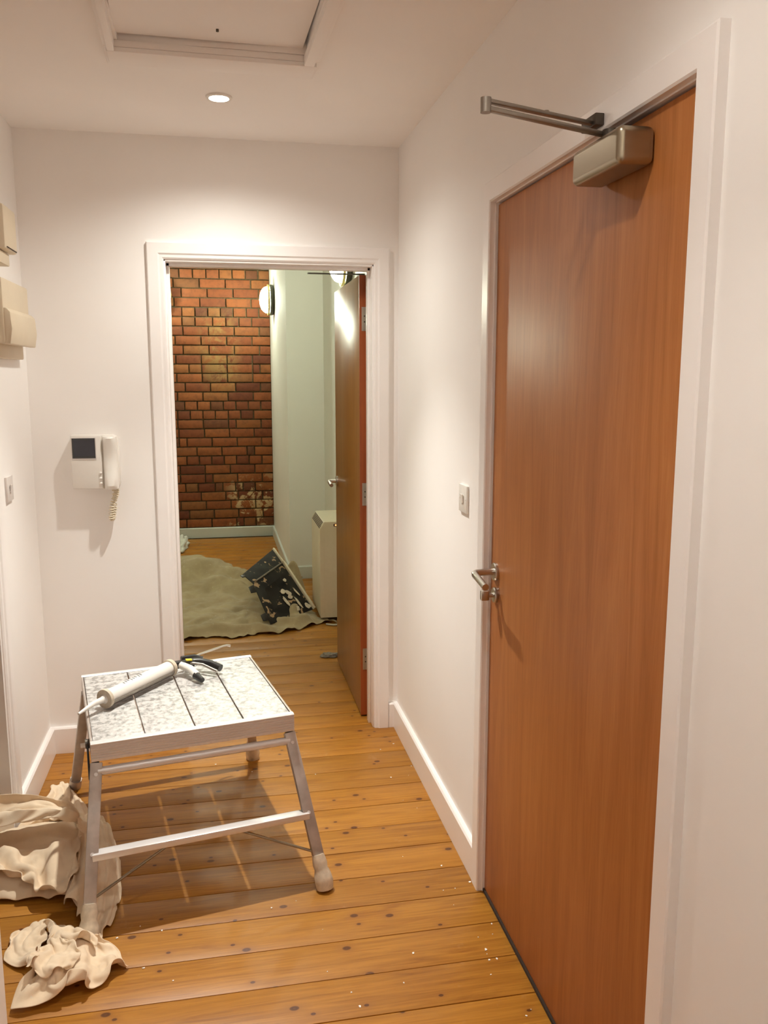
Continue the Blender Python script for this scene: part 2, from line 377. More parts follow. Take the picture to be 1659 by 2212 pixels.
# recessed downlights
def downlight(x, y, label):
    t = thing('recessed_downlight', (x, y, ZC), label, 'ceiling light', 'recessed hallway downlights')
    m = MB(); seg = 28
    prof = [(0.031, ZC - 0.0005), (0.033, ZC - 0.007), (0.042, ZC - 0.006), (0.044, ZC - 0.0005)]
    n = len(prof); vs = [(x + r * math.cos(2 * math.pi * k / seg), y + r * math.sin(2 * math.pi * k / seg), h) for r, h in prof for k in range(seg)]
    m.add(vs, [(i * seg + k, i * seg + (k + 1) % seg, ((i + 1) % n) * seg + (k + 1) % seg, ((i + 1) % n) * seg + k) for i in range(n) for k in range(seg)])
    m.build('bezel', 'white_plastic', t, smooth=True)
    MB().lathe([(0.0305, ZC - 0.0012), (0.0305, ZC - 0.004), (0.02, ZC - 0.006)], lambda a, b, h: (x + a, y + b, h), 24).build('bulb', 'halogen', t, smooth=True)
for i, (x, y, k, seen) in enumerate(DOWNLIGHTS):
    downlight(x, y, ['small round recessed downlight glowing beyond the loft hatch', 'recessed downlight in the ceiling above the wooden door', 'recessed downlight in the ceiling behind the viewer'][i])

pd = thing('fill_uplighter', (0.08, -0.55, ZC), 'added white bowl uplighter, unseen behind the viewer, brightening the ceiling', 'ceiling light')  # invented fixture, added to brighten the ceiling and upper walls
PX, PY = 0.08, -0.55
MB().lathe([(0.05, ZC), (0.05, ZC - 0.02), (0.03, ZC - 0.035)], lambda a, b, h: (PX + a, PY + b, h), 20).build('ceiling_rose', 'white_plastic', pd, smooth=True)
for k in range(3):
    a_ = 2 * math.pi * k / 3
    MB().tube([(PX, PY, ZC - 0.03), (PX + 0.175 * math.cos(a_), PY + 0.175 * math.sin(a_), 2.125)], 0.003, 6).build('hanger', 'steel', pd)
MB().lathe([(0.02, 2.02), (0.10, 2.035), (0.16, 2.07), (0.19, 2.13), (0.182, 2.13), (0.153, 2.078), (0.095, 2.047), (0.02, 2.035)], lambda a, b, h: (PX + a, PY + b, h), 32).build('bowl', 'white_plastic', pd, smooth=True)
MB().lathe([(0.120, 2.082), (0.125, 2.090), (0.120, 2.098)], lambda a, b, h: (PX + a, PY + b, h), 24).build('fill_ring', 'fill_glow', pd, smooth=True)  # added emitter, throws fill light up at the ceiling

# ------------------------------------------------------------------ trims
ARCH = [(0.0, 0.0), (0.0, 0.008), (0.006, 0.013), (0.016, 0.014), (0.022, 0.019), (0.060, 0.020), (0.064, 0.016), (0.064, 0.0)]
def architrave(name, a0, a1, zt, fn, label, mat='gloss_paint', prof=ARCH, bottom=0.0):
    path = lambda w: [(a0 - w, bottom), (a0 - w, zt + w), (a1 + w, zt + w), (a1 + w, bottom)]
    m = MB(); n = len(prof); vs = []
    for w_, t in prof: vs += [fn(a, z, t) for a, z in path(w_)]
    fs = [(i * 4 + k, i * 4 + k + 1, ((i + 1) % n) * 4 + k + 1, ((i + 1) % n) * 4 + k) for i in range(n) for k in range(3)]
    fs += [tuple(i * 4 for i in range(n)), tuple(i * 4 + 3 for i in range(n))[::-1]]
    m.add(vs, fs); o = m.build(name, mat)
    for p in o.data.polygons: p.use_smooth = True
    o.data.set_sharp_from_angle(angle=math.radians(25))
    return struct(o, label, 'door frame')
architrave('trim_1', -0.184, 0.650, 2.000, lambda a, z, t: (a, YB - t, z), 'white moulded architrave around the open doorway at the hall end')
# lining of the back doorway with stops
m = MB(); m.box(-0.19, -0.178, YB - 0.004, YB + 0.132, 0, 2.0); m.box(0.644, 0.656, YB - 0.004, YB + 0.132, 0, 2.0); m.box(-0.19, 0.656, YB - 0.004, YB + 0.132, 1.992, 2.004)
m.box(-0.178, -0.166, YB + 0.045, YB + 0.085, 0, 1.992); m.box(0.633, 0.644, YB + 0.045, YB + 0.085, 0, 1.992); m.box(-0.178, 0.644, YB + 0.045, YB + 0.085, 1.980, 1.992)
struct(m.build('trim_2', 'gloss_paint', bevel=0.0015), 'white door lining with stops inside the open doorway', 'door frame')
RARCH = [(0.0, 0.0), (0.0, 0.018), (0.004, 0.021), (0.052, 0.021), (0.056, 0.018), (0.056, 0.0)]
architrave('trim_3', 1.270, 2.274, 2.010, lambda a, z, t: (XR - t, a, z), 'white architrave around the closed wooden flush door', prof=RARCH)
m = MB(); m.box(XR - 0.004, XR + 0.12, 1.262, 1.286, 0, 2.022); m.box(XR - 0.004, XR + 0.12, 2.270, 2.292, 0, 2.022); m.box(XR - 0.004, XR + 0.12, 1.262, 2.292, 2.007, 2.03)
struct(m.build('trim_4', 'gloss_paint'), 'white door lining behind the closed wooden door', 'door frame')
architrave('trim_5', 1.98, 2.862, 2.035, lambda a, z, t: (XL + t, a, z), 'white moulded architrave of the left doorway at the picture edge')
m = MB(); m.box(XL - 0.124, XL + 0.004, 1.968, 1.985, 0, 2.03); m.box(XL - 0.124, XL + 0.004, 2.846, 2.864, 0, 2.03); m.box(XL - 0.124, XL + 0.004, 1.968, 2.864, 2.018, 2.04)
struct(m.build('trim_6', 'gloss_paint'), 'white door lining of the left doorway', 'door frame')

def skirting(name, pts, label, mat='gloss_paint', h=0.112, t=0.019):
    """pts: (x,y) along the wall, room on the left-hand side of travel; one straight run"""
    (xa, ya), (xb, yb) = pts; d = Vector((xb - xa, yb - ya)); ln = d.length; d.normalize(); nrm = Vector((-d.y, d.x))
    prof = [(0, 0), (t, 0), (t, h - 0.006), (t - 0.005, h), (0, h)]
    m = MB().prism(prof, 0, ln, lambda p, q, s: (xa + d.x * s + nrm.x * p, ya + d.y * s + nrm.y * p, q))
    return struct(m.build(name, mat), label, 'skirting board')
skirting('baseboard_right', [(XR, 2.331), (XR, YB)], 'white skirting board along the right wall up to the corner')
skirting('baseboard_right_near', [(XR, -1.4), (XR, 1.213)], 'white skirting board on the right wall nearest the viewer')
skirting('baseboard_back', [(-0.249, YB), (XL, YB)][::1], 'white skirting board under the door entry phone')
skirting('baseboard_back_right', [(XR - 0.019, YB), (0.715, YB)], 'tiny white skirting return beside the doorway right of the open door')
skirting('baseboard_left', [(XL, YB - 0.019), (XL, 2.928)], 'white skirting board along the far left wall')
bpy.data.objects['baseboard_left']  # runs toward the viewer, face to the hall

# ------------------------------------------------------------------ the wooden door on the right
LEAFX = 0.757
d1 = thing('door_1', (LEAFX, 1.78, 0), 'closed wood veneer flush door on the right hallway wall', 'door', kind='structure')
MB().box(LEAFX, LEAFX + 0.044, 1.290, 2.266, 0.012, 2.002).build('leaf', 'veneer', d1, bevel=0.0015)
MB().box(LEAFX - 0.004, LEAFX + 0.05, 1.287, 2.269, 0.0005, 0.011).build('threshold_seal', 'joint_dark', d1)
# lever handle, roses, thumb turn
hd = MB()
hd.lathe([(0.026, 0.0), (0.026, -0.006), (0.023, -0.009)], lambda a, b, h: (LEAFX + h, 2.222 + a, 1.008 + b), 24)
hd = hd.build('handle', 'steel', d1, smooth=True); tag(hd, 'polished steel lever handle')
MB().lathe([(0.022, 0.0), (0.022, -0.006), (0.019, -0.009)], lambda a, b, h: (LEAFX + h, 2.218 + a, 0.942 + b), 24).build('escutcheon', 'steel', hd, smooth=True)
MB().tube([(LEAFX, 2.222, 1.008), (0.722, 2.222, 1.008), (0.700, 2.221, 1.008), (0.693, 2.215, 1.0075), (0.690, 2.205, 1.006), (0.689, 2.16, 1.002), (0.689, 2.105, 0.995)], 0.0095, 14).build('lever', 'steel', hd, smooth=True)
MB().tube([(LEAFX, 2.218, 0.942), (0.735, 2.218, 0.942)], 0.007, 12).build('spindle', 'steel', hd, smooth=True)
MB().box(0.712, 0.736, 2.209, 2.227, 0.928, 0.957).build('thumb_turn', 'steel', hd, bevel=0.004)
# overhead closer
cl = MB(); poly = []
x0, x1, ya, yb2 = 0.688, LEAFX, 1.425, 1.625
cl.box(x0, x1, ya, yb2, 1.912, 1.976)
body = cl.build('closer_body', 'satin_nickel', d1, bevel=0.012, seg_=5, sharp=80); tag(body, 'satin nickel overhead door closer')
MB().tube([(0.722, 1.53, 1.976), (0.722, 1.53, 1.994)], 0.015, 16).build('pinion', 'dark_metal', body, smooth=True)
ELB = (0.462, 1.462, 1.997)
MB().bar((0.735, 1.548, 1.988), ELB, 0.014, 0.008, (0, 1, 0)).build('closer_arm', 'arm_metal', body, bevel=0.002)
MB().bar((ELB[0], ELB[1], 2.009), (0.738, 1.615, 2.026), 0.013, 0.007, (0, 1, 0)).build('closer_forearm', 'arm_metal', body, bevel=0.002)
MB().tube([(ELB[0], ELB[1], 1.990), (ELB[0], ELB[1], 2.014)], 0.0092, 16).build('elbow_joint', 'arm_metal', body, smooth=True)
MB().box(0.716, 0.7345, 1.585, 1.650, 2.018, 2.040).build('closer_bracket', 'dark_metal', body, bevel=0.002)
MB().tube([(0.60, 1.539, 2.015), (0.60, 1.539, 2.023)], 0.005, 10).build('adjuster_screw', 'arm_metal', body)

# ------------------------------------------------------------------ switches
def switch(name, fn, label, mat):
    """fn(a,b,t): plate coordinates to world; plate centre at 0,0"""
    t = thing(name, fn(0, 0, 0), label, 'light switch', 'hallway light switches')
    q = MB()
    def rbox(m_, w_, h_, t0, t1): m_.prism([(-w_, -h_), (w_, -h_), (w_, h_), (-w_, h_)], t0, t1, lambda p, r, s: fn(p, r, s))
    rbox(q, 0.043, 0.043, 0, 0.008); q.build('plate', mat, t, bevel=0.002)
    q = MB(); q.prism([(-0.011, -0.012), (0.011, -0.012), (0.011, 0.014), (-0.011, 0.014)], 0.008, 0.0115, lambda p, r, s: fn(p, r, s + (0.0025 if r > 0 else 0)))
    q.build('rocker', mat, t)
    for s in (-1, 1):
        q = MB(); q.lathe([(0.003, 0.008), (0.003, 0.0088)], lambda a, b, h: fn(s * 0.030 + a, b, h), 8); q.build('screw', mat, t)
switch('light_switch', lambda a, b, t: (XR - t, 2.530 + a, 1.172 + b), 'square light switch on the right wall beside the wooden door', 'white_plastic')
switch('light_switch', lambda a, b, t: (XL + t, 3.105 + a, 1.165 + b), 'square light switch on the left wall at the picture edge', 'grey_plastic')

# ------------------------------------------------------------------ electrical boxes on the left wall
cu = thing('fuse_box', (XL, 3.17, 1.61), 'larger cream fuse box low on the left wall with a curved lower cover', 'fuse box', 'cream electrical boxes on the left wall')
MB().box(XL, -0.688, 3.00, 3.37, 1.608, 1.68).build('back_plate', 'meter_plastic', cu, bevel=0.004)
MB().box(XL, -0.662, 2.985, 3.375, 1.655, 1.865).build('body', 'meter_plastic', cu, bevel=0.008)
m = MB()
prof = [(-0.668, 1.652), (-0.648, 1.652), (-0.640, 1.70), (-0.644, 1.755), (-0.655, 1.768), (-0.668, 1.768)]
m.prism(prof, 2.99, 3.385, lambda p, q, s: (p, s, q)); m.build('lower_cover', 'meter_plastic', cu, bevel=0.003)
em = thing('electricity_meter', (XL, 3.12, 1.92), 'small cream meter box high on the left wall above the fuse box', 'meter', 'cream electrical boxes on the left wall')
MB().box(XL, -0.652, 3.03, 3.205, 1.958, 2.10).build('body', 'meter_plastic', em, bevel=0.010)
MB().box(XL, -0.672, 3.03, 3.165, 1.915, 1.955).build('terminal_cover', 'meter_plastic', em, bevel=0.003)
MB().box(-0.6525, -0.6512, 3.05, 3.19, 1.964, 1.967).build('seam', 'joint_dark', em)

# ------------------------------------------------------------------ door entry phone
ph = thing('entry_phone', (-0.48, YB, 1.10), 'white wall-mounted video entry phone with handset and coiled cord', 'entry phone')
FY = 3.478
m = MB(); m.prism([(-0.562, 1.110), (-0.392, 1.106), (-0.384, 1.125), (-0.384, 1.300), (-0.392, 1.315), (-0.405, 1.320), (-0.562, 1.322)], YB, FY + 0.012, lambda p, q, s: (p, s, q))
m.build('base', 'white_plastic', ph, bevel=0.004)
m = MB(); m.prism([(-0.561, 1.112), (-0.447, 1.110), (-0.447, 1.318), (-0.561, 1.320)], FY + 0.012, FY, lambda p, q, s: (p, s, q))
m.build('front_panel', 'white_plastic', ph, bevel=0.003)
s = MB().box(-0.558, -0.466, FY - 0.0020, FY + 0.001, 1.226, 1.311).build('screen_frame', 'grey_plastic', ph)
MB().box(-0.555, -0.469, FY - 0.0030, FY - 0.0015, 1.231, 1.309).build('screen_surround', 'screen_frame', s)
MB().box(-0.549, -0.472, FY - 0.0038, FY - 0.0025, 1.239, 1.302).build('screen', 'screen_glass', s)
for z in (1.172, 1.151, 1.131):
    MB().lathe([(0.0058, 0.0), (0.0055, -0.004), (0.003, -0.006)], lambda a, b, h: (-0.4535 + a, FY + h, z + b * 0.8), 14).build('button', 'white_plastic', ph, smooth=True)
m = MB(); prof = []
hs = [(1.108, 0.030), (1.122, 0.040), (1.16, 0.036), (1.20, 0.024), (1.25, 0.022), (1.285, 0.030), (1.308, 0.034), (1.314, 0.030)]
for z, dpt in hs:
    prof.append((z, dpt))
vs = []; seg = 8
for z, dpt in prof:
    for k in range(seg):
        a = math.pi * k / (seg - 1); vs.append((-0.4145 - 0.0265 * math.cos(a), FY + 0.012 - dpt * (math.sin(a) ** 0.5 if 0 < k < seg - 1 else 0), z))
n = len(prof); fs = [(i * seg + k, i * seg + k + 1, (i + 1) * seg + k + 1, (i + 1) * seg + k) for i in range(n - 1) for k in range(seg - 1)]
fs += [tuple(range(seg))[::-1], tuple((n - 1) * seg + k for k in range(seg))] + [tuple([i * seg, (i + 1) * seg, (i + 1) * seg + seg - 1, i * seg + seg - 1]) for i in range(n - 1)]
m.add(vs, fs); m.build('handset', 'white_plastic', ph, smooth=True, sharp=35)
def coil(path, turns, rc, rw):
    P = [Vector(p) for p in path]; pts = []
    tot = len(P) - 1
    for i in range(turns * 10 + 1):
        t = i / (turns * 10) * tot; k = min(int(t), tot - 1); c = P[k].lerp(P[k + 1], t - k); tg = (P[k + 1] - P[k]).normalized()
        a = tg.orthogonal().normalized(); b = tg.cross(a); q = 2 * math.pi * i / 10
        pts.append(c + a * rc * math.cos(q) + b * rc * math.sin(q))
    return MB().tube(pts, rw, 6)
coil([(-0.398, 3.500, 1.106), (-0.401, 3.499, 1.080), (-0.413, 3.498, 1.060), (-0.422, 3.497, 1.02), (-0.425, 3.497, 0.985)], 15, 0.0085, 0.0026).build('coiled_cord', 'cream_plastic', ph, smooth=True)
coil([(-0.425, 3.497, 0.985), (-0.418, 3.512, 0.985), (-0.410, 3.516, 1.03), (-0.410, 3.518, 1.108)], 14, 0.0075, 0.0024).build('coiled_cord', 'cream_plastic', ph, smooth=True)

# ------------------------------------------------------------------ aluminium hop-up platform (local axes: u across, v depth)
ROT = math.radians(10.6)
st = thing('step_platform', (-0.143, 2.784, 0), 'folding aluminium work platform with paint-spattered deck in the hall', 'step platform', rotz=ROT)
HU, HV, ZD = 0.303, 0.308, 0.500
def sp(m, name, mat, parent=None, **k): return m.build(name, mat, parent or st, loc=(0, 0, 0), **k)
pw = (2 * HU - 0.012) / 4
xs = [-HU + 0.006 + pw * (i + 0.5) for i in range(4)]
for i, x in enumerate(xs):
    q = MB().box(x - pw / 2 + 0.0022, x + pw / 2 - 0.0022, -HV + 0.020, HV - 0.020, ZD - 0.014, ZD)
    sp(q, 'deck_plank', 'deck_metal', bevel=0.0015)
def lip(name, sgn):
    v0 = sgn * (HV - 0.022); v1 = sgn * HV
    top, bot = ZD + 0.004, ZD - 0.052
    prof = [(v0, top - 0.002), (v0 + sgn * 0.003, top), (v1 - sgn * 0.004, top)]
    z = top - 0.003; k = 0
    prof.append((v1, z))
    while z > bot + 0.008:
        prof += [(v1, z - 0.0035), (v1 - sgn * 0.0022, z - 0.0045), (v1 - sgn * 0.0022, z - 0.0065), (v1, z - 0.0075)]; z -= 0.0075
    prof += [(v1, bot), (v1 - sgn * 0.003, bot), (v1 - sgn * 0.004, ZD - 0.016), (v0, ZD - 0.016)]
    sp(MB().prism(prof, -HU, HU, lambda p, q, s: (s, p, q)), name, 'aluminium')
lip('front_rail', -1); lip('back_rail', 1)
for s_ in (-1, 1):
    sp(MB().box(s_ * HU - (0.006 if s_ > 0 else 0), s_ * HU + (0.006 if s_ < 0 else 0), -HV + 0.004, HV - 0.004, ZD - 0.05, ZD + 0.001), 'side_rail', 'dull_aluminium')
FU, FV = 0.343, 0.484
def P3(su, sv, t, du=0.0, dv=0.0):
    """point on a leg: t=0 at the hinge under the deck, 1 at the floor"""
    return Vector((su * (HU - 0.014 + t * (FU - HU + 0.014)) + du, sv * (HV - 0.012 + t * (FV - HV + 0.012)) + dv, 0.440 * (1 - t) + 0.012 * t))
for su in (-1, 1):
    for sv in (-1, 1):
        a, b = P3(su, sv, 0), P3(su, sv, 0.985)
        lg = sp(MB().bar(a, b, 0.034, 0.022, (1, 0, 0)), 'leg', 'dull_aluminium', bevel=0.002)
        for tt in (0.07, 0.53):
            c = P3(su, sv, tt); nrm = (b - a).cross(Vector((1, 0, 0))).normalized() * (1 if sv < 0 else -1)
            if nrm.y * sv < 0: nrm = -nrm
            sp(MB().tube([c + nrm * 0.010, c + nrm * 0.0135], 0.0055, 10), 'rivet', 'aluminium', lg)
        foot = P3(su, sv, 1.0)
        pts = [P3(su, sv, 0.80) + Vector((0, 0, 0)), P3(su, sv, 0.86), P3(su, sv, 0.89), P3(su, sv, 0.93), P3(su, sv, 0.97), Vector((foot.x, foot.y, 0.003))]
        if sv < 0 or su > 0: sp(MB().tube(pts, [0.019, 0.0235, 0.021, 0.027, 0.029, 0.026], 12), 'taped_foot', 'tape', smooth=True, sharp=60)
        else: sp(MB().tube(pts[3:], [0.022, 0.023, 0.021], 10), 'rubber_foot', 'dull_aluminium', smooth=True)
        sp(MB().box(su * (HU - 0.002) - 0.020 * (su > 0) - 0.0, su * (HU - 0.002) + 0.020 * (su < 0), sv * (HV - 0.03) - 0.022, sv * (HV - 0.03) + 0.022, 0.428, 0.452), 'hinge_bracket', 'black_plastic', bevel=0.003)
sp(MB().bar((-HU - 0.006, -0.225, 0.475), (-HU - 0.006, -0.265, 0.375), 0.018, 0.006, (0, 1, 0)), 'locking_strut', 'black_plastic', bevel=0.001)
sp(MB().tube([(-HU - 0.012, -0.222, 0.47), (-HU + 0.002, -0.222, 0.47)], 0.014, 14), 'strut_bolt', 'dark_metal', smooth=True)
for sv in (-1, 1):
    a, b = P3(-1, sv, 0.055), P3(1, sv, 0.055)
    sp(MB().tube([a + Vector((0.005, 0, 0)), b - Vector((0.005, 0, 0))], 0.0125, 14), 'crossbar', 'aluminium', smooth=True)
    a, b = P3(-1, sv, 0.54), P3(1, sv, 0.54)
    sp(MB().bar(a, b, 0.034, 0.020, (0, 1, 0)), 'rung', 'aluminium', bevel=0.002)
for su in (-1, 1):
    a = P3(su, -1, 0.79); b = P3(su, -1, 0.55); b.x = su * 0.105
    sp(MB().tube([a, b + Vector((0, 0.004, -0.008))], 0.0042, 8), 'brace_rod', 'satin_nickel', smooth=True)

# ------------------------------------------------------------------ caulking gun on the deck
gun = thing('caulking_gun', (-0.275, 2.84, ZD), 'caulking gun with white sealant cartridge lying across the platform deck', 'caulking gun')
Fp, Bp = Vector((-0.375, 2.700, 0.534)), Vector((-0.185, 2.962, 0.534)); ax = (Bp - Fp).normalized(); rt = ax.cross(Vector((0, 0, 1))).normalized(); up = Vector((0, 0, 1))
def gp(t, s=0.0, h=0.0): return Fp + ax * t + rt * s + up * h
GL = (Bp - Fp).length
MB().tube([gp(0.012), gp(GL - 0.012)], 0.0248, 24).build('cartridge', 'white_plastic', gun, smooth=True)
MB().tube([gp(0.012), gp(0.0), gp(-0.012)], [0.021, 0.017, 0.011], 18).build('cartridge_neck', 'white_plastic', gun, smooth=True)
MB().tube([gp(-0.010), gp(-0.05, 0, 0.002), gp(-0.115, 0, -0.008)], [0.0105, 0.0085, 0.004], 14).build('nozzle', 'white_plastic', gun, smooth=True)
m = MB(); seg = 14; vs = []
for t in (0.0, GL):
    for r in (0.0258, 0.0285):
        for k in range(seg + 1):
            a = math.radians(198 + 150 * k / seg)
            vs.append(gp(t, r * math.cos(a), r * math.sin(a)))
q = seg + 1; fs = []
for k in range(seg):
    fs += [(k, k + 1, 2 * q + k + 1, 2 * q + k), (q + k, 3 * q + k, 3 * q + k + 1, q + k + 1), (k, q + k, q + k + 1, k + 1), (2 * q + k, 2 * q + k + 1, 3 * q + k + 1, 3 * q + k)]
fs += [(0, 2 * q, 3 * q, q), (seg, q + seg, 3 * q + seg, 2 * q + seg)]
m.add(vs, fs); m.build('cradle', 'arm_metal', gun, smooth=True)
MB().tube([gp(-0.004), gp(0.008)], [0.031, 0.031], 24).build('front_cap', 'tape', gun, smooth=True)
MB().tube([gp(GL - 0.012), gp(GL + 0.002), gp(GL + 0.012)], [0.030, 0.030, 0.020], 24).build('rear_cap', 'tape', gun, smooth=True)
MB().tube([gp(GL + 0.008), gp(GL + 0.03), (-0.085, 3.075, 0.540), (0.000, 3.138, 0.545), (0.014, 3.146, 0.545), (0.026, 3.146, 0.541)], [0.004] * 4 + [0.0045, 0.005], 8).build('plunger_rod', 'steel', gun, smooth=True)
hz = 0.528
MB().bar(gp(GL + 0.004, 0.0, 0.006), (-0.105, 2.985, hz + 0.012), 0.024, 0.026).build('frame_block', 'black_plastic', gun, bevel=0.003)
MB().tube([(-0.135, 2.990, hz + 0.014), (-0.085, 2.995, hz + 0.012), (-0.045, 2.978, hz + 0.006), (-0.012, 2.952, hz - 0.004)], [0.0125, 0.0125, 0.0125, 0.0135], 10).build('handle', 'black_plastic', gun, smooth=True)
MB().tube([(-0.150, 2.965, hz + 0.012), (-0.118, 2.940, hz + 0.004), (-0.092, 2.895, hz - 0.006)], [0.013, 0.014, 0.013], 10).build('trigger', 'white_plastic', gun, smooth=True)
MB().tube([(-0.098, 2.900, hz - 0.006), (-0.074, 2.866, hz - 0.014)], [0.0135, 0.009], 10).build('trigger_tip', 'black_plastic', gun, smooth=True)
MB().tube([(-0.128, 2.975, hz + 0.016), (-0.075, 2.966, hz + 0.008), (-0.025, 2.930, hz - 0.008)], 0.0055, 8).build('spring_wire', 'steel', gun, smooth=True)
MB().tube([(-0.150, 3.005, hz + 0.022), (-0.105, 3.022, hz + 0.020), (-0.075, 3.015, hz + 0.014)], [0.009, 0.010, 0.008], 8).build('thumb_release', 'black_plastic', gun, smooth=True)
MB().bar((-0.132, 2.968, hz + 0.028), (-0.112, 2.974, hz + 0.026), 0.014, 0.004, (0, 1, 0)).build('yellow_label', 'yellow_tag', gun)
m = MB()
for k in range(8):
    t = 0.085 + 0.012 * k; h0 = 0.7 + 0.25 * ((k * 7) % 3) / 3
    pts = [gp(t, 0.0250 * math.cos(a), 0.0250 * math.sin(a)) for a in (h0 + 0.55, h0 + 0.75, h0 + 0.95)]
    m.tube(pts, 0.0012, 4)
m.build('scale_marks', 'dark_metal', gun)

# ------------------------------------------------------------------ dust sheets: small cloth solver (folds settle under gravity)
def resample(poly, n):
    P = np.array(poly, float); d = np.r_[0, np.cumsum(np.linalg.norm(np.diff(P, axis=0), axis=1))]
    t = np.linspace(0, d[-1], n); return np.c_[np.interp(t, d, P[:, 0]), np.interp(t, d, P[:, 1])]
def smooth_line(poly, n):
    q = resample(poly, n)
    for _ in range(max(1, n // 18)):
        q[1:-1] = 0.25 * q[:-2] + 0.5 * q[1:-1] + 0.25 * q[2:]
    return q
def coons(b, r, t, l, nu, nv):
    b, t, l, r = smooth_line(b, nu), smooth_line(t, nu), smooth_line(l, nv), smooth_line(r, nv)
    U, V = np.meshgrid(np.linspace(0, 1, nu), np.linspace(0, 1, nv)); U, V = U[..., None], V[..., None]
    return (1 - V) * b[None] + V * t[None] + (1 - U) * l[:, None] + U * r[:, None] - ((1 - U) * (1 - V) * b[0] + U * (1 - V) * b[-1] + (1 - U) * V * t[0] + U * V * t[-1])
class Ground:
    """height of what the cloth lies on"""
    def __init__(s, x0, x1, y0, y1, step=0.006):
        s.x0, s.y0, s.st = x0, y0, step; s.h = np.zeros((int((y1 - y0) / step) + 2, int((x1 - x0) / step) + 2))
    def hill(s, cx, cy, rx, ry, hgt, rot=0.0, pw=1.0):
        j, i = np.mgrid[0:s.h.shape[0], 0:s.h.shape[1]]; x = s.x0 + i * s.st - cx; y = s.y0 + j * s.st - cy
        u = x * math.cos(rot) + y * math.sin(rot); v = -x * math.sin(rot) + y * math.cos(rot)
        s.h = np.maximum(s.h, hgt * np.exp(-((u / rx) ** 2 + (v / ry) ** 2) ** pw)); return s
    def at(s, x, y):
        u = np.clip((x - s.x0) / s.st, 0, s.h.shape[1] - 1.001); v = np.clip((y - s.y0) / s.st, 0, s.h.shape[0] - 1.001)
        i, j = u.astype(int), v.astype(int); a, b = u - i, v - j
        return (s.h[j, i] * (1 - a) + s.h[j, i + 1] * a) * (1 - b) + (s.h[j + 1, i] * (1 - a) + s.h[j + 1, i + 1] * a) * b
    def lay(s, G):
        for _ in range(2):
            G = np.concatenate([G, 0.5 * (G[1:] + G[:-1])], 0)[np.argsort(np.r_[np.arange(len(G)), np.arange(len(G) - 1) + 0.5])]
            G = np.concatenate([G, 0.5 * (G[:, 1:] + G[:, :-1])], 1)[:, np.argsort(np.r_[np.arange(G.shape[1]), np.arange(G.shape[1] - 1) + 0.5])]
        i = np.clip(((G[..., 0] - s.x0) / s.st).round().astype(int), 0, s.h.shape[1] - 1); j = np.clip(((G[..., 1] - s.y0) / s.st).round().astype(int), 0, s.h.shape[0] - 1)
        np.maximum.at(s.h, (j.ravel(), i.ravel()), G[..., 2].ravel())
